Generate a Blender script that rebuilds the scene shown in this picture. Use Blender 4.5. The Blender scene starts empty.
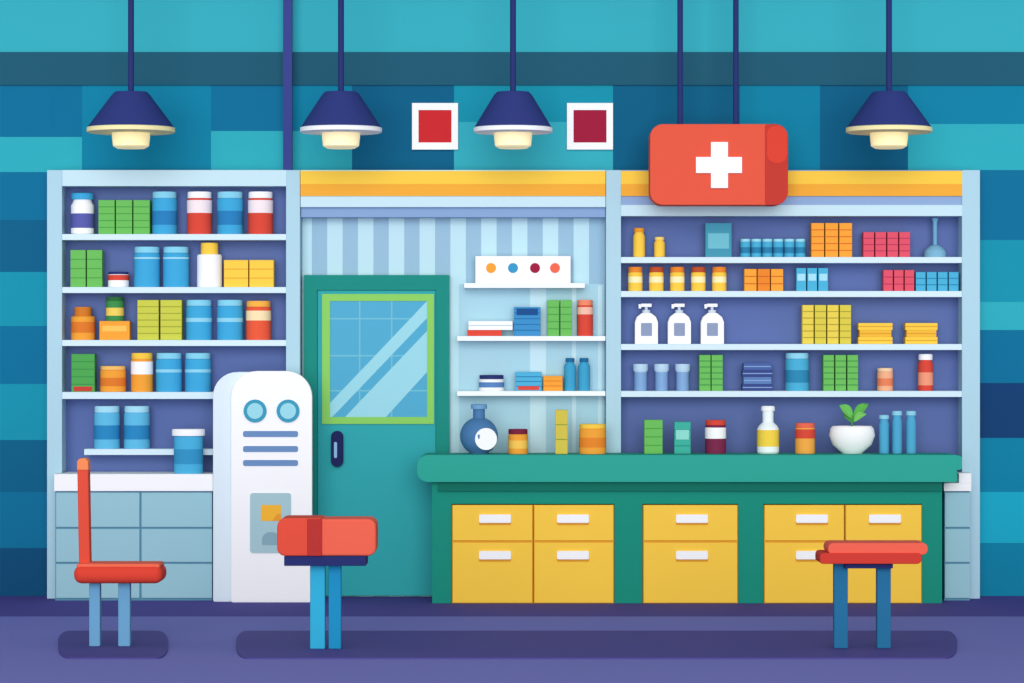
import bpy, bmesh, math
from mathutils import Matrix, Vector

# ------------------------------------------------------------------ basics
D = 20.0; F = 156.0 * D; HY = 341.5
FD = 600.0 - HY
ZC = FD * D / F
def X(px, y): return (px - 512.0) * (y + D) / F
def Z(py, y): return ZC + (HY - py) * (y + D) / F
def PY(z, y): return HY - (z - ZC) * F / (y + D)
def YF(py): return D * FD / (py - HY) - D
SC = bpy.context.scene
SC.view_settings.view_transform = 'Standard'
COL = SC.collection
CEIL = 5.2

def lin(h):
    h = h.lstrip('#')
    o = []
    for i in (0, 2, 4):
        c = int(h[i:i+2], 16) / 255.0
        o.append(c / 12.92 if c <= 0.04045 else ((c + 0.055) / 1.055) ** 2.4)
    return o
MATS = {}
def M(h, boost=1.0, rough=0.7, emit=0.0, spec=0.08):
    k = (h, boost, rough, emit)
    if k in MATS: return MATS[k]
    m = bpy.data.materials.new('paint_' + h.strip('#'))
    m.use_nodes = True
    b = m.node_tree.nodes['Principled BSDF']
    c = [min(0.95, v * boost) for v in lin(h)]
    b.inputs['Base Color'].default_value = (*c, 1)
    b.inputs['Roughness'].default_value = rough
    b.inputs['Specular IOR Level'].default_value = spec
    if emit:
        b.inputs['Emission Color'].default_value = (*lin(h), 1)
        b.inputs['Emission Strength'].default_value = emit
    MATS[k] = m
    return m

def merge(bm, t, mi):
    t.verts.index_update()
    vs = [bm.verts.new(v.co) for v in t.verts]
    for f in t.faces:
        try:
            nf = bm.faces.new([vs[v.index] for v in f.verts]); nf.material_index = mi
        except ValueError: pass
    t.free()
def abox(bm, x0, x1, y0, y1, z0, z1, mi=0, bev=0.0, seg=2):
    t = bmesh.new()
    bmesh.ops.create_cube(t, size=1.0)
    for v in t.verts:
        v.co = Vector(((x0+x1)/2 + v.co.x*(x1-x0), (y0+y1)/2 + v.co.y*(y1-y0), (z0+z1)/2 + v.co.z*(z1-z0)))
    if bev > 0:
        bev = min(bev, 0.49*min(x1-x0, y1-y0, z1-z0))
        bmesh.ops.bevel(t, geom=t.edges[:], offset=bev, segments=seg, profile=0.5, affect='EDGES')
    merge(bm, t, mi)
def alathe(bm, cx, cy, prof, mi=0, n=28, sy=1.0):
    t = bmesh.new(); rings = []
    for r, z in prof:
        if r < 1e-5: rings.append([t.verts.new((cx, cy, z))])
        else: rings.append([t.verts.new((cx + r*math.cos(2*math.pi*i/n), cy + sy*r*math.sin(2*math.pi*i/n), z)) for i in range(n)])
    for a, b in zip(rings, rings[1:]):
        for i in range(n):
            j = (i+1) % n
            if len(a) == 1 and len(b) == 1: continue
            if len(a) == 1: t.faces.new((a[0], b[j], b[i]))
            elif len(b) == 1: t.faces.new((a[i], a[j], b[0]))
            else: t.faces.new((a[i], a[j], b[j], b[i]))
    if len(rings[0]) > 1: t.faces.new(rings[0][::-1])
    if len(rings[-1]) > 1: t.faces.new(rings[-1])
    merge(bm, t, mi)
def aprism(bm, pts, yf, yb, mi=0, bev=0.0, pix=True):
    t = bmesh.new()
    w = [(X(p[0], yf), Z(p[1], yf)) if pix else p for p in pts]
    a = [t.verts.new((x, yf, z)) for x, z in w]; b = [t.verts.new((x, yb, z)) for x, z in w]
    n = len(w)
    ff = t.faces.new(a); t.faces.new(b[::-1])
    for i in range(n):
        j = (i+1) % n
        t.faces.new((a[j], a[i], b[i], b[j]))
    bmesh.ops.recalc_face_normals(t, faces=t.faces[:])
    if bev > 0:
        bmesh.ops.bevel(t, geom=[e for e in ff.edges], offset=bev, segments=3, profile=0.5, affect='EDGES')
    merge(bm, t, mi)
def rr(x0, y0, x1, y1, r, n=8):
    if not isinstance(r, tuple): r = (r, r, r, r)   # tl,tr,br,bl
    pts = []
    for (cx, cy, rad, a0) in ((x0+r[0], y0+r[0], r[0], 180), (x1-r[1], y0+r[1], r[1], 270), (x1-r[2], y1-r[2], r[2], 0), (x0+r[3], y1-r[3], r[3], 90)):
        if rad <= 0: pts.append((cx, cy)); continue
        for i in range(n+1):
            a = math.radians(a0 + 90*i/n)
            pts.append((cx + rad*math.cos(a), cy + rad*math.sin(a)))
    return pts
def circ(cx, cy, r, n=24): return [(cx + r*math.cos(2*math.pi*i/n), cy + r*math.sin(2*math.pi*i/n)) for i in range(n)]
def wloc(o):
    v = Vector((0, 0, 0))
    while o is not None: v += o.location; o = o.parent
    return v
def fin(bm, name, mats, parent=None, smooth=True):
    bmesh.ops.recalc_face_normals(bm, faces=bm.faces[:])
    xs = [v.co for v in bm.verts]
    lo = Vector([min(v[i] for v in xs) for i in range(3)]); hi = Vector([max(v[i] for v in xs) for i in range(3)])
    c = (lo + hi) / 2; c.z = lo.z
    for v in bm.verts: v.co -= c
    me = bpy.data.meshes.new(name); bm.to_mesh(me); bm.free()
    if not isinstance(mats, (list, tuple)): mats = [mats]
    for m in mats: me.materials.append(m)
    o = bpy.data.objects.new(name, me); COL.objects.link(o)
    if smooth:
        me.shade_smooth(); me.set_sharp_from_angle(angle=math.radians(35))
        wn = o.modifiers.new('weighted_normal', 'WEIGHTED_NORMAL'); wn.keep_sharp = True; wn.weight = 100
    if parent is not None:
        o.parent = parent; o.location = c - wloc(parent)
    else: o.location = c
    return o
def thing(name, label, cat, loc, group=None, kind=None):
    e = bpy.data.objects.new(name, None); e.empty_display_size = 0.05
    COL.objects.link(e); e.location = loc
    e['label'] = label; e['category'] = cat
    if group: e['group'] = group
    if kind: e['kind'] = kind
    return e
def tag(o, label, cat, group=None, kind=None):
    o['label'] = label; o['category'] = cat
    if group: o['group'] = group
    if kind: o['kind'] = kind
    return o
def box(name, x0, x1, y0, y1, z0, z1, mat, parent=None, bev=0.0, seg=2):
    bm = bmesh.new(); abox(bm, x0, x1, y0, y1, z0, z1, 0, bev, seg); return fin(bm, name, mat, parent)
def pbox(name, px0, py0, px1, py1, yf, yb, mat, parent=None, bev=0.0, seg=2):
    return box(name, X(px0, yf), X(px1, yf), yf, yb, max(0.004, Z(py1, yf)), Z(py0, yf), mat, parent, bev, seg)
def prism(name, pts, yf, yb, mat, parent=None, bev=0.0):
    bm = bmesh.new(); aprism(bm, pts, yf, yb, 0, bev); return fin(bm, name, mat, parent)
def lathe(name, cx, cy, prof, mat, parent=None, n=28, sy=1.0):
    bm = bmesh.new(); alathe(bm, cx, cy, prof, 0, n, sy); return fin(bm, name, mat, parent)

# ------------------------------------------------------------------ palette
BLUE='#3FA6D6'; LBLUE='#86D0E8'; WHITE='#FFFFFF'; RED='#D94A3A'; CORAL='#EE6A50'; GREEN='#6CBB5C'; DGREEN='#3F8E4C'
YEL='#FDCB4A'; ORA='#F3A23A'; DORA='#D07A2C'; LIME='#C8CB4C'; NAVY='#2B356F'; PUR='#5C6FA6'; FRAME='#AED2E0'; FLIGHT='#C6E3EC'
PINK='#DE5468'; MAR='#9E2040'; SHELF='#D4EAF3'

# ------------------------------------------------------------------ room shell
WY = 0.32
bm = bmesh.new()
abox(bm, -7.5, 7.5, WY, WY+0.15, 0, CEIL, 0)
tones = ['#0B6E95', '#2FA9B7', '#0A5F84', '#1690A8', '#0C7FA0', '#0B4C74', '#37ABBA', '#1BA6C0', '#123F6E']
tiles = [ # x0,y0,x1,y1,tone
 (-700,-200,1800,52,6),
 (-60,85,52,137,0),(-60,137,82,172,1),(82,85,211,172,4),(211,85,287,131,0),(211,131,352,172,1),(287,85,352,131,4),
 (352,85,454,172,2),(454,85,613,122,3),(454,122,613,172,6),(613,85,740,172,2),(740,85,820,172,4),(820,85,908,172,2),
 (908,85,1100,124,4),(908,124,1100,170,1),
 (-60,172,50,220,0),(-60,220,50,272,2),(-60,272,50,326,3),(-60,326,50,384,0),(-60,384,50,440,3),(-60,440,50,492,2),(-60,492,50,548,0),(-60,548,50,596,5),
 (975,170,1100,240,0),(975,240,1100,302,3),(975,302,1100,330,1),(975,330,1100,383,0),(975,383,1100,438,8),(975,438,1100,492,4),(975,492,1100,543,7),(975,543,1100,597,4),
]
for k in range(1, 5):   # the same chequer carries on past the shelving
    for r in range(9):
        y0 = 85 + r*57
        tiles.append((-60-110*k, y0, 50-110*k, min(y0+57, 596), (k*3+r*2) % 6))
        tiles.append((990+110*k, y0, 1100+110*k, min(y0+57, 596), (k*2+r*5) % 6))
for i, (a, b, c, d, t) in enumerate(tiles):
    yy = WY - 0.0015 - 0.0002*(i % 3)
    abox(bm, X(a, yy), X(c, yy), yy, WY, max(0, Z(d, yy)), min(CEIL-.01, Z(b, yy)), t)
w = fin(bm, 'wall_back', [M(t) for t in tones], smooth=False)
tag(w, 'blue and teal wall of large rectangular tiles', 'wall', kind='structure')
yy = WY - 0.02
t = box('trim_1', -7.5, 7.5, yy, WY-0.002, Z(85, yy), Z(52, yy), M('#20596F'))
tag(t, 'dark slate teal band running along the wall', 'trim', kind='structure')
c = box('ceiling', -7.5, 7.5, -2.6, WY+0.15, CEIL, CEIL+.1, M('#37A9B8'))
tag(c, 'plain teal ceiling the lamps hang from', 'ceiling', kind='structure')

# floor with a darker border along the fittings
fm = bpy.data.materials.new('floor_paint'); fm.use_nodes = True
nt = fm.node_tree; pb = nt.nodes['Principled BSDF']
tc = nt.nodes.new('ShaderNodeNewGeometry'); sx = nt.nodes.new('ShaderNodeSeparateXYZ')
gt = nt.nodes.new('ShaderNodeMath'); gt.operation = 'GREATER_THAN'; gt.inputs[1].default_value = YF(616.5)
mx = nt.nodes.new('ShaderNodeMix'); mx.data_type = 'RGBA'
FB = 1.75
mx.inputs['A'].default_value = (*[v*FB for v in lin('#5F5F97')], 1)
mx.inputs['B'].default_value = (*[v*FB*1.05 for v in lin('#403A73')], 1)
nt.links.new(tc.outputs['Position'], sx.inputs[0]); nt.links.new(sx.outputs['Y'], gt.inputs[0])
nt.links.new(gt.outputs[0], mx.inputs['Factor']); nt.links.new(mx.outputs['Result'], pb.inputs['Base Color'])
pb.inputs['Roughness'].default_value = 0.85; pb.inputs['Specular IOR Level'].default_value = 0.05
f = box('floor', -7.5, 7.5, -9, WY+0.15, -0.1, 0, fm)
tag(f, 'smooth purple floor with a darker border strip', 'floor', kind='structure')

# striped partition
WP = 0.26
sm = bpy.data.materials.new('stripe_paint'); sm.use_nodes = True
nt = sm.node_tree; pb = nt.nodes['Principled BSDF']
g = nt.nodes.new('ShaderNodeNewGeometry'); s = nt.nodes.new('ShaderNodeSeparateXYZ')
ml = nt.nodes.new('ShaderNodeMath'); ml.operation = 'MULTIPLY'; ml.inputs[1].default_value = 1/0.2
fr = nt.nodes.new('ShaderNodeMath'); fr.operation = 'FRACT'
gg = nt.nodes.new('ShaderNodeMath'); gg.operation = 'GREATER_THAN'; gg.inputs[1].default_value = 0.5
mx = nt.nodes.new('ShaderNodeMix'); mx.data_type = 'RGBA'
mx.inputs['A'].default_value = (*lin('#BCDFE8'), 1); mx.inputs['B'].default_value = (*lin('#97BBD1'), 1)
nt.links.new(g.outputs['Position'], s.inputs[0]); nt.links.new(s.outputs['X'], ml.inputs[0]); nt.links.new(ml.outputs[0], fr.inputs[0])
nt.links.new(fr.outputs[0], gg.inputs[0]); nt.links.new(gg.outputs[0], mx.inputs['Factor']); nt.links.new(mx.outputs['Result'], pb.inputs['Base Color'])
pb.inputs['Roughness'].default_value = 0.8; pb.inputs['Specular IOR Level'].default_value = 0.05
UY = 0.10   # front plane of shelving
x0, x1 = X(300.5, UY), X(605.5, UY)
bm = bmesh.new(); abox(bm, x0, x1, WP, 0.30, 0, Z(200, UY), 0)
abox(bm, X(459, WP), x1-0.002, WP-0.004, WP, 0.01, Z(284, WP), 1)
for a, b in ((530, 546), (572, 576), (598, 602)): abox(bm, X(a, WP), X(b, WP), WP-0.006, WP, 0.02, Z(284, WP)-0.01, 2)
w = fin(bm, 'wall_center', [sm, M('#A8D0DE'), M('#C4E2EB')], smooth=False)
tag(w, 'pale blue vertically striped wall panel around the door', 'wall', kind='structure')

# ------------------------------------------------------------------ header board over door
e = thing('header_board', 'yellow and pale blue header board above the door', 'header board', ((x0+x1)/2, 0.18, Z(208, UY)))
box('board', x0, x1, UY+0.005, 0.259, Z(207, UY), Z(170, UY), M(FLIGHT), e)
box('yellow_band', x0, x1, UY-0.005, UY+0.005, Z(184, UY), Z(171, UY), M(YEL), e)
box('orange_band', x0, x1, UY-0.005, UY+0.005, Z(196, UY), Z(184, UY), M('#F2AB3C'), e)
box('lower_strip', x0, x1, UY+0.04, 0.259, Z(217, UY), Z(207, UY), M('#86A4CC'), e)  # purplish strip paints the shade below the board

# ------------------------------------------------------------------ shelving units
BK = 0.30
def unit(px0, px1, pl, pr, shelves, label, header):
    e = thing('shelving_unit', label, 'shelves', (X((px0+px1)/2, UY), (UY+BK)/2, 0))
    top = Z(170, UY)
    xa, xb, xc, xd = X(px0, UY), X(pl, UY), X(pr, UY), X(px1, UY)
    box('side_panel', xa, xb, UY, BK, 0, top, M(FRAME), e, 0.003)
    box('side_panel', xc, xd, UY, BK, 0, top, M(FRAME), e, 0.003)
    box('back_panel', xb, xc, BK-0.015, BK, 0, top, M(PUR), e)
    if header:
        box('top_board', xb, xc, UY+0.01, BK-0.015, Z(205, UY), top, M('#8FA9D0'), e)
        box('yellow_band', xb, xc, UY-0.004, UY+0.01, Z(184, UY), Z(171, UY), M(YEL), e)
        box('orange_band', xb, xc, UY-0.004, UY+0.01, Z(196, UY), Z(184, UY), M('#F2AB3C'), e)
        box('lower_strip', xb, xc, UY-0.004, BK-0.015, Z(216, UY), Z(205, UY), M(FLIGHT), e)
    else:
        box('top_board', xb, xc, UY+0.006, BK-0.015, Z(186, UY), top, M(FLIGHT), e)
    zs = []
    for (sa, sb, yt, yb) in shelves:
        A = X(sa, UY) if sa else xb; B = X(sb, UY) if sb else xc
        box('shelf', A, B, UY+0.004, BK-0.015, Z(yb, UY), Z(yt, UY), M(SHELF), e, 0.002)
        zs.append(Z(yt, UY))
    return e, zs
LU, LS = unit(47, 300, 62, 286, [(0,0,234,240),(0,0,287,293),(0,0,340,346),(0,0,392,399),(84,0,449,455)], 'pale blue open shelving unit with purple back', False)
RU, RS = unit(606, 980, 621, 962, [(0,0,257,263),(0,0,291,297),(0,0,344,350),(0,0,391,397)], 'pale blue shelving unit with yellow header band', True)

MS = []
for (a, b, yt, yb) in ((464,585,283,288),(457,605.5,336,341),(457,605.5,391,396)):
    e = thing('wall_shelf', 'thin white wall shelf beside the door', 'shelf', (X((a+b)/2, UY), 0.2, Z(yb, UY)), 'wall shelves beside the door')
    box('board', X(a, UY), min(X(b, UY), X(605.5, UY)), UY+0.005, WP-0.006, Z(yb, UY), Z(yt, UY), M('#F2FAFD'), e, 0.003)
    MS.append(Z(yt, UY))

# ------------------------------------------------------------------ door
FY = 0.19
e = thing('door_1', 'teal door in green frame with lime-edged window', 'door', (X(376, FY), 0.22, 0), kind='structure')
fx0, fx1, ft = X(304, FY), X(449, FY), Z(275, FY)
ix0, ix1, it = X(317, FY), X(436, FY), Z(290, FY)
bm = bmesh.new()
abox(bm, fx0, ix0, FY, WP-.005, 0, ft); abox(bm, ix1, fx1, FY, WP-.005, 0, ft); abox(bm, ix0, ix1, FY, WP-.005, it, ft)
fin(bm, 'door_frame', M('#1E8A7E'), e)
bm = bmesh.new()
abox(bm, ix0+0.002, ix1-0.002, 0.205, WP-0.006, 0.01, it-0.002, 0, 0.003)
leaf_ = fin(bm, 'door_leaf', M('#33A5AA'), e)
LY = 0.202
bm = bmesh.new()
for (a, b, c, d) in ((322,294,434,301),(322,417,434,424),(322,301,330,417),(427,301,434,417)):
    abox(bm, X(a, LY-.01), X(c, LY-.01), LY-0.01, LY+0.003, Z(d, LY-.01), Z(b, LY-.01))
fin(bm, 'window_frame', M('#8CCB63'), e)
bm = bmesh.new()
aprism(bm, [(330,301),(427,301),(427,417),(330,417)], LY-0.003, LY+0.003, 0)
for (a, b, c, d) in ((330,318,427,319.5),(330,355,427,356.5),(330,390,427,391.5)):
    abox(bm, X(a, LY), X(c, LY), LY-0.0034, LY, Z(d, LY), Z(b, LY), 2)
for (a, b, c, d) in ((359,301,360.5,417),(391,301,392.5,417)):
    abox(bm, X(a, LY), X(c, LY), LY-0.0037, LY, Z(d, LY), Z(b, LY), 2)
aprism(bm, [(345,417),(427,331),(427,372),(386,417)], LY-0.0045, LY, 1)  # paler diagonal strips paint glare streaks onto the glass
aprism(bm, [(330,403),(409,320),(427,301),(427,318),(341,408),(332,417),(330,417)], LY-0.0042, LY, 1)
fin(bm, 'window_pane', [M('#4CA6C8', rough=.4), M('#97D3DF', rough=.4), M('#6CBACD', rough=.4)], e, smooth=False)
h = prism('door_handle', rr(331,431,343,467,6), 0.165, 0.2049, M('#1F2557'), e, 0.004)
prism('handle_grip', rr(334,442,337,458,1.4), 0.160, 0.166, M('#8FB7D8'), h)

# ------------------------------------------------------------------ lower drawer cabinet
CY = -0.05
e = thing('drawer_cabinet', 'pale blue six-drawer cabinet under white worktop', 'cabinet', (X(134, CY), 0.1, 0))
xl, xr = X(63.5, UY), X(212, CY)
wz0 = Z(491, CY)
bm = bmesh.new(); abox(bm, xl, xr, CY+0.012, BK-0.02, 0, wz0, 0); abox(bm, X(55, CY), xl, CY+0.012, UY-0.002, 0, wz0, 0)
fin(bm, 'body', M('#5E93AC'), e)
for r, (ya, yb) in enumerate(((492.5,527),(529,562),(564,598))):
    for (a, b) in ((56,139.5),(141.5,212)):
        pbox('drawer', a, ya, b, yb, CY, CY+0.012, M('#9AC6D2'), e, 0.002)
bm = bmesh.new(); WTOP = Z(474, CY-.02)
abox(bm, X(54, CY-.02), X(213, CY-.02), CY-0.02, UY-0.002, wz0, WTOP, 0, 0.003)
abox(bm, xl, X(213, CY), UY-0.004, BK-0.02, wz0, WTOP, 0)
tag(fin(bm, 'worktop', M(WHITE)), 'white worktop slab on pale blue drawer cabinet', 'worktop')

e = thing('drawer_cabinet', 'narrow pale blue drawer cabinet beside the counter', 'cabinet', (X(957, CY), 0.05, 0))
box('body', X(944.5, CY), X(970, CY), CY+0.012, UY-0.002, 0, wz0, M('#5E93AC'), e)
for (ya, yb) in ((492.5,527),(529,562),(564,598)): pbox('drawer', 945, ya, 970, yb, CY, CY+0.012, M('#9AC6D2'), e, 0.002)
bm = bmesh.new()
abox(bm, X(943.5, CY), X(971, CY), CY-0.02, UY-0.002, wz0, Z(483, CY), 0, 0.002)
abox(bm, X(958.5, CY), X(971, CY), CY-0.02, UY-0.002, Z(483, CY), Z(473, CY), 0, 0.002)
tag(fin(bm, 'worktop', M(WHITE)), 'small stepped white worktop at the counter end', 'worktop')

# ------------------------------------------------------------------ white kiosk machine
MY = -0.19
e = thing('vending_kiosk', 'white rounded dispenser kiosk with two round dials', 'kiosk', (X(265, MY), -0.05, 0))
prism('body', rr(213,372,296,PY(0, MY+.05),(24,24,2,2)), MY+0.05, 0.07, M('#DCEAF2'), e, 0.004)  # greyer white paints in the shadowed left side
prism('front_panel', rr(231,371,312,PY(0, MY),(26,26,2,2)), MY, MY+0.05, M(WHITE), e, 0.004)
for cx in (255, 288):
    d = prism('dial', circ(cx,411,11.5), MY-0.012, MY, M('#3E9AB8'), e)
    prism('dial_face', circ(cx,411,8), MY-0.016, MY-0.011, M('#9AD8E4'), d)
for (a, b) in ((431,437),(446,452),(460,466)):
    prism('vent_slot', rr(243,a,298,b,2), MY-0.004, MY, M('#6C8FBC'), e)
prism('dispensing_panel', rr(250,493,291,553,3), MY-0.008, MY, M('#A7C8CF'), e)
bm = bmesh.new(); aprism(bm, [(261,505),(281,505),(281,521),(261,521)], MY-0.010, MY-0.007, 0); aprism(bm, [(272,521),(277,514),(281,514),(281,521)], MY-0.0105, MY-0.008, 1)  # orange wedge is shading painted on the yellow square
fin(bm, 'screen', [M('#F5B63A'), M('#EC9A32')], e)
prism('tray_opening', rr(262,532,280,545,(8,8,1,1)), MY-0.010, MY-0.007, M('#86AAB6'), e)

# ------------------------------------------------------------------ counter
KY = -0.27
ky0, ky1 = KY, 0.07
CT, cb = Z(455, KY-.04), Z(482, KY-.04)
bm = bmesh.new()
aprism(bm, rr(417,455,957,482,(11,1,1,11)), KY-0.04, UY-0.008, 0, 0)
aprism(bm, rr(944,455.5,962,470,(1,3,3,1)), KY-0.037, CY-.03, 0, 0)
tag(fin(bm, 'counter_worktop', M('#2FA492')), 'long green counter worktop with rounded end', 'counter top')
e = thing('counter', 'green counter body with bays for drawer cabinets', 'counter', (X(687, KY), -0.1, 0))
GB = M('#1A8D79'); GD = M('#0F6C62')
box('apron', X(432, KY+.02), X(942, KY+.02), KY+0.02, ky1, Z(504, KY), cb, GB, e)
box('under_trim', X(438, KY), X(942, KY), KY-0.005, KY+0.02, Z(491, KY), cb, M('#11705F'), e)
for (a, b, m) in ((432,451.5,GB),(614.5,642.5,GB),(738.5,763.5,GB),(922.5,942.5,GB)):
    box('divider_panel', X(a, KY), X(b, KY), KY+0.02, ky1, 0, Z(504, KY), m, e)
box('rear_panel', X(451.5, KY), X(922.5, KY), ky1-0.02, ky1, 0, Z(504, KY), GD, e)

def ycab(a, b, hx):
    yf = KY
    e = thing('drawer_cabinet', 'yellow two-drawer cabinet with white handles under counter', 'cabinet', (X((a+b)/2, yf), -0.1, 0), 'yellow drawer cabinets under the counter')
    box('body', X(a, yf), X(b, yf), yf+0.012, ky1-0.025, 0, Z(505, yf), M('#E0A030'), e)
    for (ya, yb, hy) in ((505,540.5,519),(542.5,603.3,555.5)):
        d = box('drawer', X(a+.8, yf), X(b-.8, yf), yf-0.002, yf+0.012, max(0.005, Z(yb, yf)), Z(ya, yf), M(YEL), e, 0.002)
        bm = bmesh.new(); aprism(bm, rr(hx-16,hy-4.5,hx+16,hy+4,1.5), yf-0.014, yf-0.002, 0, 0.002)
        aprism(bm, rr(hx-16,hy+2,hx+16,hy+6,1), yf-0.006, yf-0.002, 1)
        fin(bm, 'handle', [M(WHITE), M('#DE9A2E')], d)
for a, b, hx in ((452,533,495),(533.6,614,573),(643,738,692),(764,844.5,812),(845.2,922,885)): ycab(a, b, hx)

# ------------------------------------------------------------------ products
def jar(x0, x1, yt, zb, y=0.195, body=BLUE, lid=WHITE, lab=None, lo=.22, hi=.55, name='medicine_jar', label='', group=None, cat='jar', lidr=.96, lidh=.15):
    cx = X((x0+x1)/2, y); r = (X(x1, y)-X(x0, y))/2; h = Z(yt, y) - zb
    e = thing(name, label, cat, (cx, y, zb), group)
    sy = min(1.0, 0.075/r) if y > 0.1 else min(1, .07/r)
    b = zb + h*(1-lidh)
    lathe('body', cx, y, [(r*.96, zb), (r, zb+h*.025), (r, b-h*.035), (r*.95, b-h*.01), (r*.9, b)], M(body), e, sy=sy)
    lathe('lid', cx, y, [(r*lidr*.98, b), (r*lidr, b+h*.01), (r*lidr, zb+h*.98), (r*lidr*.95, zb+h)], M(lid), e, sy=sy)
    if lab: lathe('label', cx, y, [(r*1.012, zb+h*lo), (r*1.012, zb+h*hi)], M(lab), e, sy=sy)
    return e
def carton(x0, x1, yt, zb, yf=0.14, dep=0.10, body=GREEN, line=None, lab=None, n=3, name='medicine_carton', label='', group=None, cat='box', lo=.45, hi=.75):
    a, b = X(x0+.4, yf), X(x1-.4, yf); zt = Z(yt, yf); h = zt - zb
    e = thing(name, label, cat, ((a+b)/2, yf+dep/2, zb), group)
    bm = bmesh.new(); abox(bm, a, b, yf, yf+dep, zb, zt, 0, 0.002)
    if line:
        for i in range(n):
            zz = zb + h*(i+1)/(n+1)
            abox(bm, a+0.002, b-0.002, yf-0.0012, yf, zz-0.003, zz+0.003, 1)
    mats = [M(body)] + ([M(line)] if line else [])
    fin(bm, 'body', mats, e)
    w = b - a
    if lab: box('label', a+w*.1, b-w*.1, yf-0.0025, yf, zb+h*lo, zb+h*hi, M(lab), e)
    return e
def bottle(x0, x1, yt, zb, y=0.19, body=BLUE, cap=WHITE, lab=None, neck=.45, name='medicine_bottle', label='', group=None, sh=.68, cap0=.86):
    cx = X((x0+x1)/2, y); r = (X(x1, y)-X(x0, y))/2; h = Z(yt, y) - zb
    e = thing(name, label, 'bottle', (cx, y, zb), group)
    lathe('body', cx, y, [(r*.9, zb), (r, zb+h*.03), (r, zb+h*(sh-.08)), (r*.85, zb+h*(sh-.02)), (r*neck, zb+h*(sh+.06)), (r*neck, zb+h*cap0)], M(body), e)
    lathe('cap', cx, y, [(r*neck*1.25, zb+h*cap0), (r*neck*1.25, zb+h*.98), (r*neck*1.1, zb+h)], M(cap), e)
    if lab: lathe('label', cx, y, [(r*1.015, zb+h*.15), (r*1.015, zb+h*.5)], M(lab), e)
    return e

R1, R2, R3, R4, R5 = LS
bottle(71,94,193,R1,body=WHITE,cap=BLUE,lab='#5A5FA8',neck=.78,sh=.78,cap0=.84,label='white medicine bottle with blue cap on shelf')
for a in (98,115.5,133): carton(a,a+17,200,R1,body=GREEN,line='#4C9C49',n=4,lab=None,label='plain green medicine carton with ruled lines',group='green cartons on the top shelf')
jar(152,177,192,R1,body=BLUE,lid=LBLUE,lab='#2B7FB8',label='blue medicine jar with pale blue lid',group='blue jars')
jar(187,212,192,R1,body=RED,lid=WHITE,lab='#F6E6EA',lo=.5,hi=.8,label='red medicine jar with white lid and label',group='red jars')
jar(217,243,192,R1,body=BLUE,lid=LBLUE,lab='#2B7FB8',label='blue medicine jar with pale blue lid',group='blue jars')
jar(248,273,192,R1,body=RED,lid=WHITE,lab='#F6E6EA',lo=.5,hi=.8,label='red medicine jar with white lid and label',group='red jars')
for a in (70,86.5): carton(a,a+16,250,R2,body=GREEN,line='#4C9C49',n=3,label='green medicine carton with ruled lines')
jar(108,129,272,R2,body=WHITE,lid=NAVY,lab=RED,lo=.45,hi=.8,label='short white jar with dark lid and red band')
for a in (134,163): jar(a,a+26,247,R2,body=BLUE,lid=LBLUE,lab='#A5DCEE',lo=.70,hi=.74,label='blue medicine jar with pale blue lid',group='blue jars')
jar(197,222,243,R2,body=WHITE,lid=YEL,lidr=.7,lidh=.26,label='white tablet jar with tall yellow lid')
for a in (223.5,249): carton(a,a+25,260,R2,body=YEL,line='#DDA53A',n=2,label='yellow medicine carton on shelf',group='yellow cartons')
jar(71,95,307,R3,body=ORA,lid=DORA,lidr=.72,lidh=.28,lab='#E07B2E',label='orange medicine jar with narrow brown lid')
carton(99,130,321,R3,body=ORA,lab='#F8C25C',label='low orange medicine carton under a green jar')
jar(106,124,297,Z(321,.14),y=.19,body=DGREEN,lid='#2F6B3A',lab='#F0D060',label='small green jar standing on orange carton')
for a in (137,160): carton(a,a+22,300,R3,body=LIME,line='#9AA33A',n=5,label='yellow-green medicine carton with ruled lines',group='yellow-green cartons')
for a in (186,217): jar(a,a+26,300,R3,body=BLUE,lid=LBLUE,lab='#8FD3EA',lo=.45,hi=.55,label='blue medicine jar with pale blue lid',group='blue jars')
jar(246,271,301,R3,body='#E85B3C',lid='#F7B24A',lab='#FBE0B0',lo=.5,hi=.75,label='orange-red medicine jar with amber lid')
carton(71,95,354,R4,body='#4FA653',line='#3F8E4C',n=4,lab='#C8413A',lo=.02,hi=.14,label='green medicine carton with red foot stripe')
jar(100,126,366,R4,body=ORA,lid='#F7C06A',lab='#E07B2E',label='low orange medicine jar on shelf')
jar(131,153,353,R4,body=ORA,lid=YEL,lab=WHITE,lo=.45,hi=.78,label='orange medicine jar with white label')
for a in (156,185): jar(a,a+26,353,R4,body=BLUE,lid=LBLUE,lab='#8FD3EA',lo=.5,hi=.58,label='blue medicine jar with pale blue lid',group='blue jars')
for a in (94,124): jar(a,a+26,406,R5,body='#5FB9DE',lid='#A5DCEE',lab='#2B86BC',label='light blue jar with dark blue label band',group='light blue jars')
jar(174,203,429,WTOP,y=.02,body='#4AAFD8',lid=WHITE,lab='#3592C0',lidr=1.14,label='blue canister with white lid on white worktop')

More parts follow.
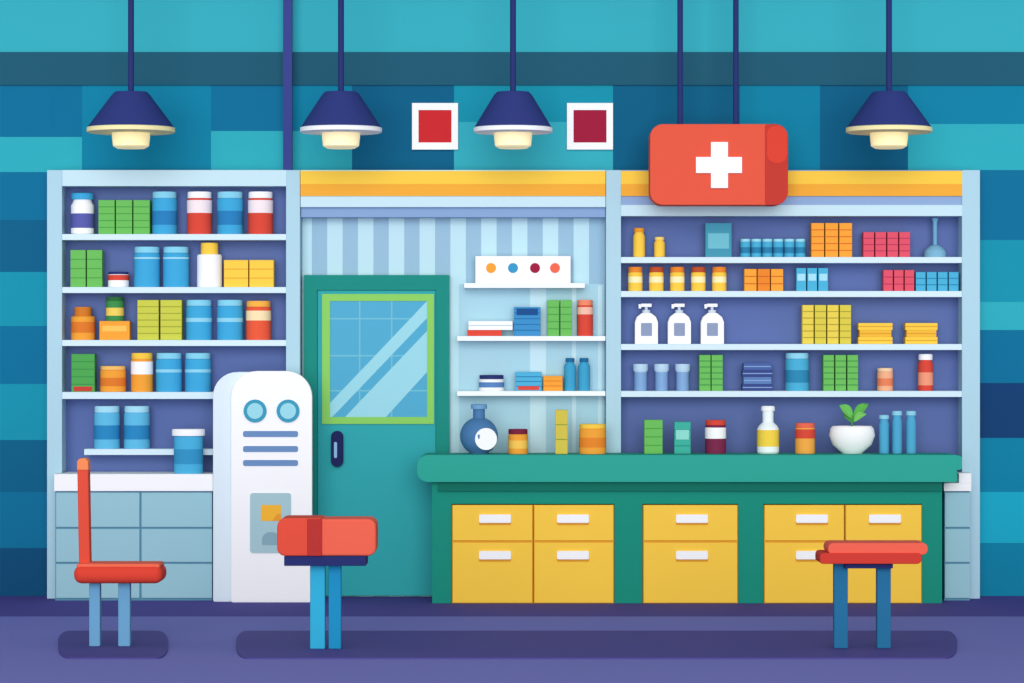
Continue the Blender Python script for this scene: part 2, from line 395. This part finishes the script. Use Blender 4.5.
S1, S2, S3 = MS
e = carton(475,571,256,S1,yf=.125,dep=.11,body=WHITE,name='tablet_box',label='long white box with four coloured dots')
for cx, c in ((491,ORA),(513,'#3C97C4'),(535,MAR),(555,CORAL)): prism('dot', circ(cx,268,5), .1215, .125, M(c), e)
carton(467,502,330,S2,body=RED,label='flat red carton under a white one')
carton(468,513,321,Z(330,.14),body='#F4F8FA',line='#B9CBDD',n=1,label='flat white carton lying on red carton')
carton(513.5,541,307,S2,body='#3E8FC4',lab='#1F4F8A',lo=.72,hi=.95,line='#2F6FA8',n=4,label='blue medicine carton with navy band')
for a in (547.5,560): carton(a,a+12,300,S2,body=GREEN,line='#4C9C49',n=4,label='slim green carton with ruled lines',group='slim green cartons')
jar(577,593,300,S2,body=RED,lid='#F08A6A',lab='#F3BFA8',lo=.6,hi=.8,label='slim red medicine jar on wall shelf',y=.18)
jar(479,504,375,S3,body=WHITE,lid=NAVY,lab='#5C86C0',label='short white jar with navy lid',y=.18,lidh=.25)
carton(515,542,372,S3,body='#4FB0D6',lab=RED,lo=.05,hi=.25,line='#2F7FB0',n=3,label='light blue carton with red base stripe')
carton(543,563,376,S3,body=ORA,line='#E07B2E',n=2,label='small orange carton with ruled lines')
for a in (564,578): bottle(a,a+12,358,S3,y=.18,body='#3FA0C8',cap='#226A98',neck=.6,sh=.82,cap0=.88,label='slim blue bottle on wall shelf',group='slim blue bottles')

yc = -0.10
cx = X(479, yc); r = X(498, yc)-X(479, yc); e = thing('round_flask', 'grey-blue round-bottomed flask with white circular label', 'flask', (cx, yc, CT))
zc = Z(436, yc); pr = []
for i in range(3, 16):
    a = math.radians(-90 + i*10.5); pr.append((r*math.cos(a), zc + r*math.sin(a)))
pr = [(pr[0][0]*.9, CT)] + [p for p in pr if p[1] > CT+.004]
rn = X(485, yc) - cx
pr += [(rn, Z(419, yc)), (rn, Z(409, yc))]
lathe('body', cx, yc, pr, M('#4A7AAA', rough=.5), e)
lathe('lip', cx, yc, [(rn*1.35, Z(409, yc)), (rn*1.35, Z(404.5, yc)), (rn*1.1, Z(404, yc))], M('#6F9FC6'), e)
prism('label', circ(486,439,11), yc-r*.99, yc-r*.75, M('#F7FBFF'), e)
jar(508,528,429,CT,y=yc,body=ORA,lid='#7A2340',lab='#F7C65A',label='orange jar with dark red lid on counter',lidh=.2)
carton(555,568,410,CT,yf=-.14,dep=.1,body='#D2C04E',line='#8C9A3A',n=2,label='tall slim yellow-green carton on counter')
jar(579,606,424,CT,y=yc,body='#F2A33C',lid=YEL,lab='#E8862E',label='large orange jar with yellow lid on counter')
yr = -0.04
carton(644,663,420,CT,yf=-.1,dep=.1,body=GREEN,line='#4C9C49',n=3,label='green carton standing on counter')
carton(674,691,422,CT,yf=-.1,dep=.1,body='#3FAE9C',line='#2A8A80',n=3,lab='#8FD8CC',label='sea-green carton standing on counter')
jar(705,726,420,CT,y=yr,body='#7B2A4C',lid=RED,lab=WHITE,lo=.45,hi=.78,label='maroon jar with red lid and white label')
bottle(757,779,406,CT,y=yr,body='#EEF8FB',cap='#F6FBFD',lab='#F4D24A',neck=.5,sh=.6,cap0=.9,label='clear milk-glass bottle with yellow label on counter')
jar(795,815,423,CT,y=yr,body='#F2A84A',lid=CORAL,lab=RED,lo=.5,hi=.8,label='orange jar with red label and lid on counter')
cx = X(852, yr); e = thing('potted_plant', 'green-leaved seedling in a round white bowl', 'plant', (cx, yr, CT))
R = X(875, yr)-cx; zt = Z(426, yr); hh = zt-CT
lathe('bowl', cx, yr, [(R*.42, CT), (R*.5, CT+hh*.06), (R*.85, CT+hh*.32), (R, CT+hh*.66), (R*.95, CT+hh*.9), (R*.85, zt), (R*.78, zt), (R*.8, zt-.01)], M(WHITE), e, sy=.8)
lathe('soil', cx, yr, [(R*.8, zt-.02), (R*.8, zt-.006), (0, zt-.003)], M('#5A4038'), e, sy=.8)
lathe('stem', cx, yr, [(.006, zt-.02), (.005, Z(414, yr))], M('#4C9C49'), e)
def leaf(x0, y0, x1, y1, wd, col, yo):
    bm = bmesh.new(); n = 8; A = Vector((X(x0, yr), yr, Z(y0, yr))); B = Vector((X(x1, yr), yr+yo, Z(y1, yr)))
    dr = (B-A); up = Vector((-dr.z, 0, dr.x)).normalized(); W = wd/156
    rows = []
    for i in range(n+1):
        t = i/n; w2 = W*math.sin(math.pi*t**.85)*.5 + 0.0008
        c0 = A + dr*t + Vector((0, 0, .02*math.sin(math.pi*t)))
        rows.append([bm.verts.new(c0+up*w2 + Vector((0,-.004,0))), bm.verts.new(c0+Vector((0,.004,0))), bm.verts.new(c0-up*w2+Vector((0,-.004,0)))])
    for a, b in zip(rows, rows[1:]):
        for k in (0, 1): bm.faces.new((a[k], a[k+1], b[k+1], b[k]))
    o = fin(bm, 'leaf', M(col), e); s = o.modifiers.new('thick', 'SOLIDIFY'); s.thickness = .003
leaf(853,419,839,405,9,'#6CC25A',-.02); leaf(853,419,869,404,9,'#5DB24C',.02); leaf(853,422,866,414,7,'#7CCB66',-.03); leaf(853,423,843,415,7,'#4C9C49',.03)
for a, t in ((879,415),(892,411),(906,411)): bottle(a,a+10,t,CT,y=yr,body='#4FA6CC',cap='#8FCFE4',neck=.8,sh=.84,cap0=.9,label='slim blue glass tube bottle on counter',group='slim tube bottles on the counter')

Q1, Q2, Q3, Q4 = RS
bottle(633,645,228,Q1,body=YEL,cap='#E8992E',neck=.7,sh=.8,cap0=.86,label='tall yellow bottle on shelf')
bottle(654,665,237,Q1,body=YEL,cap='#F6D878',neck=.7,sh=.8,cap0=.86,label='short yellow bottle on shelf')
carton(705,732,223,Q1,body='#4596AE',lab='#6FBCCB',lo=.25,hi=.7,label='large teal carton on shelf')
for i in range(6): jar(740+11*i,750.5+11*i,239,Q1,body='#4BAED2',lid='#9ADBEA',lab='#2C7FA8',label='tiny light blue jar in a row',group='tiny blue jars')
for i in range(3): carton(811+14*i,824.5+14*i,223,Q1,body=ORA,line='#D9682C',n=4,label='orange carton with ruled lines',group='orange cartons')
for i in range(4): carton(863+12*i,874.5+12*i,232,Q1,body=PINK,line='#B23A5E',n=3,label='small rose-red carton with ruled lines',group='rose-red cartons')
cx = X(935, .19); e = thing('hand_bell', 'blue-grey bell-shaped stand with upright handle', 'bell', (cx, .19, Q1))
rb = X(946, .19)-cx
lathe('base', cx, .19, [(rb, Q1), (rb, Q1+.03), (rb*.9, Q1+.05), (rb*.45, Q1+.075), (rb*.25, Q1+.08)], M('#7DB2CE'), e)
lathe('handle', cx, .19, [(.014, Q1+.08), (.014, Z(222, .19)), (.022, Z(220, .19)), (.02, Z(218, .19))], M('#6FA8C8'), e)
for i in range(5): jar(628+21*i,642.5+21*i,267,Q2,body=YEL,lid=('#B8502E' if i % 2 else '#E8862E'),lab='#FFF0B8',lo=.35,hi=.6,label='small yellow jar with orange-brown lid',group='yellow jars',lidh=.22,y=.18)
for i in range(3): carton(744+13.3*i,757+13.3*i,269,Q2,body=(ORA if i != 1 else '#E8862E'),line='#C8602A',n=2,label='small orange carton in a row',group='small orange cartons')
for i in range(3): carton(796+11*i,806.5+11*i,268,Q2,body='#4BAED2',lab='#A5DCEE',label='small light blue carton in a row',group='small blue cartons')
for i in range(3): carton(883+10.7*i,893.2+10.7*i,270,Q2,body=PINK,line='#B23A5E',n=2,label='small rose-red carton in a row',group='small rose-red cartons')
for i in range(4): carton(915.5+11*i,926+11*i,272,Q2,body='#4BAED2',line='#2C7FA8',n=2,label='small blue carton with ruled lines',group='small blue ruled cartons')
for a in (635,668,701):
    y = .15; e = thing('pump_bottle', 'white pump dispenser bottle with grey label', 'bottle', (X(a+11.5, y), y+.04, Q3), 'white pump bottles')
    bm = bmesh.new(); zq = PY(Q3, y)
    aprism(bm, [(a, zq), (a, 322), (a+2, 317), (a+7, 313), (a+16, 313), (a+21, 317), (a+23, 322), (a+23, zq)], y, y+.09, 0, .004)
    fin(bm, 'body', M(WHITE), e)
    c_ = X(a+11.5, y)
    lathe('collar', c_, y+.045, [(.026, Z(313.4, y)), (.026, Z(310, y)), (.01, Z(309.6, y)), (.01, Z(306.5, y))], M('#C9D6E4'), e)
    bm = bmesh.new(); abox(bm, c_-.035, c_+.035, y+.025, y+.065, Z(307, y), Z(303.5, y), 0, .004); abox(bm, c_-.05, c_-.032, y+.035, y+.055, Z(308.5, y), Z(304, y), 0, .003)
    fin(bm, 'pump_head', M(WHITE), e)
    prism('label', rr(a+6, 323, a+17, 336, 1), y-.002, y, M('#8E9BB8'), e)
for i in range(4): carton(802+12.5*i,814+12.5*i,305,Q3,body=('#D9C94A' if i % 2 else '#E6CF52'),line='#A89A36',n=5,label='tall yellow carton with ruled lines',group='tall yellow cartons')
def stack(x0, x1, zb, tops, cols, label, group, line=None):
    z = zb
    for k, (t, c) in enumerate(zip(tops, cols)):
        ins = (k % 2)*1.2
        carton(x0+ins, x1-ins, t, z, body=c, line=line, n=1, label=label, group=group); z = Z(t, .14)
stack(858,893,Q3,(337,330,323),(YEL,'#F0B83C',YEL),'flat yellow carton lying in a stack','stacked yellow cartons','#D89A30')
stack(905,938,Q3,(337,330,323),(YEL,'#F0B83C',YEL),'flat yellow carton lying in a stack','stacked yellow cartons','#D89A30')
for a, t in ((633,364),(654,364),(675,364)):
    y = .19; cx = X(a+7.5, y); r = X(a+15, y)-cx; h = Z(t, y)-Q4
    e = thing('glass_beaker', 'small pale blue glass beaker on shelf', 'beaker', (cx, y, Q4), 'small glass beakers')
    lathe('body', cx, y, [(r*.8, Q4), (r*.85, Q4+.005), (r*.85, Q4+h*.7)], M('#7FA6D2', rough=.3), e)
    lathe('rim', cx, y, [(r*.85, Q4+h*.7), (r, Q4+h*.78), (r, Q4+h), (r*.85, Q4+h), (r*.8, Q4+h*.8)], M('#B9D6EC', rough=.3), e)
for a in (699,711.2): carton(a,a+12,355,Q4,body=GREEN,line='#3F8E4C',n=5,label='green carton with ruled lines',group='green cartons on the lower shelf')
stack(742,773,Q4,(384,377,370,363),('#3B4A86','#5E7FB4','#3B4A86','#4A63A0'),'flat navy carton lying in a stack','stacked navy cartons','#86A6D0')
jar(785,809,353,Q4,body='#4BAED2',lid='#8FD3EA',lab='#2F88B0',label='light blue jar with darker label')
for a in (823,835,847): carton(a,a+11.5,355,Q4,body=GREEN,line='#3F8E4C',n=5,label='green carton with ruled lines',group='green cartons on the lower shelf')
jar(877,893,368,Q4,body='#F2B08A',lid='#F7D0A8',lab='#E8835A',label='small peach jar with orange label')
bottle(918,933,354,Q4,body=RED,cap=WHITE,lab='#F29A7A',neck=.75,sh=.82,cap0=.84,label='red bottle with white cap')

# ------------------------------------------------------------------ lamps and hanging pieces
def lamp(cx, hw, rim, bulb, label):
    y = -0.45; x = X(cx, y); u = (y+D)/F
    e = thing('pendant_lamp', label, 'lamp', (x, y, Z(149, y)), 'pendant lamps')
    lathe('cord', x, y, [(3*u, Z(93, y)), (3*u, CEIL)], M('#2B356F'), e, n=12)
    lathe('lamp_shade', x, y, [(hw*u*.98, Z(128, y)), (hw*u*.96, Z(126, y)), (19*u, Z(95, y)), (16*u, Z(92, y)), (3*u, Z(91, y))], M('#323C7C'), e, n=40)
    lathe('shade_rim', x, y, [((hw-2)*u, Z(133, y)), ((hw)*u, Z(132, y)), ((hw)*u, Z(128, y)), ((hw-1)*u, Z(127.4, y))], M(rim), e, n=40)
    lathe('bulb', x, y, [(14*u, Z(148.5, y)), (18*u, Z(146, y)), (19*u, Z(137, y)), (19*u, Z(133, y))], M(bulb, emit=.4), e)
lamp(131, 44, '#FDEBB0', '#FBE9B0', 'navy pendant lamp with cream rim and glowing bulb')
lamp(341, 41, '#FAFDFD', '#FBE9B8', 'navy pendant lamp with white rim and glowing bulb')
lamp(513, 39.5, '#FAFDFD', '#FBE9B8', 'navy pendant lamp with white rim and glowing bulb')
lamp(889, 43, '#FDEBB0', '#FBE9B0', 'navy pendant lamp with cream rim and glowing bulb')
y = .15
tag(box('support_pole', X(283, y), X(292, y), y, y+.05, Z(170, UY), CEIL, M('#3B4589')), 'slim indigo pole rising from shelving to ceiling', 'pole')

y = -0.22
e = thing('hanging_sign', 'red rounded first-aid sign with white cross on cords', 'sign', (X(719, y), y+.1, Z(205, y)))
prism('sign_body', rr(650,124,770,205,(13,2,2,13)), y, y+.2, M('#E25942'), e, .005)
prism('end_cap', rr(765,124,788,205,(3,13,13,3)), y-.004, y+.204, M('#C13C31'), e, .003)
prism('end_panel', rr(767,126,787,163,(8,9,9,9)), y-.007, y-.003, M('#DB4433'), e)
cp = [(711,142),(728,142),(728,157),(742,157),(742,173),(728,173),(728,188),(711,188),(711,173),(696,173),(696,157),(711,157)]
prism('cross', cp, y-.02, y+.01, M(WHITE), e)
for cx in (681,737): lathe('cord', X(cx, y), y+.1, [(.018, Z(124, y)-.005), (.018, CEIL)], M('#2B356F'), e, n=10)

for a, b, c, lb in ((412,458,'#CB2B30','square red picture in white frame on wall'),(567,613,'#A11E3E','square maroon picture in white frame on wall')):
    y = WY-.03; e = thing('picture_frame', lb, 'picture', (X((a+b)/2, y), WY-.01, Z(149, y)))
    bm = bmesh.new()
    for (p, q, r_, s_) in ((a,103,b,110),(a,142.5,b,149.5),(a,110,a+6.5,142.5),(b-6.5,110,b,142.5)): abox(bm, X(p, y), X(r_, y), y, WY-.003, Z(s_, y), Z(q, y))
    fin(bm, 'frame', M(WHITE), e)
    box('picture', X(a+6.5, y), X(b-6.5, y), y+.008, WY-.003, Z(142.5, y), Z(110, y), M(c), e)

# ------------------------------------------------------------------ painted floor shadows
def mat(px0, px1, label):  # thin dark slab stands in for the shadow below the seats
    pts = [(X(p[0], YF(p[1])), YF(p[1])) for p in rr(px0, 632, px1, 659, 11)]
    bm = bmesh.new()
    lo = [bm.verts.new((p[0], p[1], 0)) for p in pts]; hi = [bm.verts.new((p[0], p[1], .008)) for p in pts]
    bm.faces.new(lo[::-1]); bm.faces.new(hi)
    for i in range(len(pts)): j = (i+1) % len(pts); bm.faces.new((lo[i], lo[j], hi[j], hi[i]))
    tag(fin(bm, 'floor_shadow', M('#403A74', boost=1.65)), label, 'mat')  # not a real mat: the slab paints the shadow below the seats
mat(58, 168, 'short dark purple painted floor shadow under red chair'); mat(236, 957, 'long dark purple painted floor shadow under two stools')

# ------------------------------------------------------------------ chair and stools
MT = .008
def leg(px0, px1, pyt, y, col, e):
    box('leg', X(px0, y), X(px1, y), y, y+.06, MT, Z(pyt, y), M(col), e, .006)
y = YF(648)
e = thing('chair', 'red cushioned chair with tall slim backrest, blue legs', 'chair', (X(118, y), y+.03, MT))
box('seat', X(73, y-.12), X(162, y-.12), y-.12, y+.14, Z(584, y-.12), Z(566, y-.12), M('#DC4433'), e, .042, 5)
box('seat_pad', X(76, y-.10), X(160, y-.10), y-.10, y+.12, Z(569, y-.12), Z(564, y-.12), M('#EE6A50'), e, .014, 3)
bm = bmesh.new(); aprism(bm, [(79,572),(77,462),(79,459),(85,458),(88,461),(90,572)], y-.03, y+.05, 0, .006)
fin(bm, 'backrest', M('#DD4F3B'), e)
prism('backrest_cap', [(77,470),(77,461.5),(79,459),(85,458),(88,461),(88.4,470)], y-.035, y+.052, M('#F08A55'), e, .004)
leg(89,100,583,y,'#6FA9D0',e); leg(118,130,583,y,'#6FA9D0',e)

y = YF(650.5)
e = thing('stool', 'chunky red cushioned stool on cyan legs', 'stool', (X(327, y), y+.03, MT))
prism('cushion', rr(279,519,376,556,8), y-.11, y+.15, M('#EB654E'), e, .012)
prism('cushion_side', rr(277,518,322,556,(9,2,2,8)), y-.115, y+.155, M('#DF4F3C'), e, .008)  # left part coloured darker as painted shading
prism('cushion_shade', rr(307,519,322,556,1), y-.119, y+.158, M('#B53530'), e, .004)  # dark red strip paints in more of the cushion's shading
pbox('seat_plate', 284, 556, 366, 566, y-.10, y+.14, M('#27306A'), e, .004)
leg(310,325,565.5,y,'#35B3DA',e); leg(328.5,341,565.5,y,'#1F93C4',e)

y = YF(650)
e = thing('stool', 'low red padded stool with two dark blue legs', 'stool', (X(872, y), y+.03, MT))
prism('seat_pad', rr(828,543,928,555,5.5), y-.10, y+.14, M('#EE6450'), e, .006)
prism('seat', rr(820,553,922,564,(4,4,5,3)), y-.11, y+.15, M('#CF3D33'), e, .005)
pbox('seat_plate', 845, 564, 893, 568.5, y-.06, y+.10, M('#27306A'), e, .003)
leg(834,848,563.5,y,'#27729E',e); leg(877,891,563.5,y,'#27729E',e)

# ------------------------------------------------------------------ lights
sun = bpy.data.lights.new('sun', 'SUN'); sun.energy = 2.3; sun.angle = math.radians(40); sun.color = (1, 1, 1)
so = bpy.data.objects.new('sun', sun); COL.objects.link(so)
so.rotation_euler = (math.radians(83), 0, math.radians(-1)); so.location = (0, -10, 3)
wd = bpy.data.worlds.new('World'); SC.world = wd; wd.use_nodes = True
wd.node_tree.nodes['Background'].inputs[0].default_value = (1, 1, 1, 1)
wd.node_tree.nodes['Background'].inputs[1].default_value = 0.62

cam = bpy.data.cameras.new('camera'); co = bpy.data.objects.new('camera', cam); COL.objects.link(co)
co.location = (0, -D, ZC); co.rotation_euler = (math.radians(90), 0, 0)
cam.sensor_width = 36; cam.lens = 36*F/1024; cam.clip_end = 100
SC.camera = co
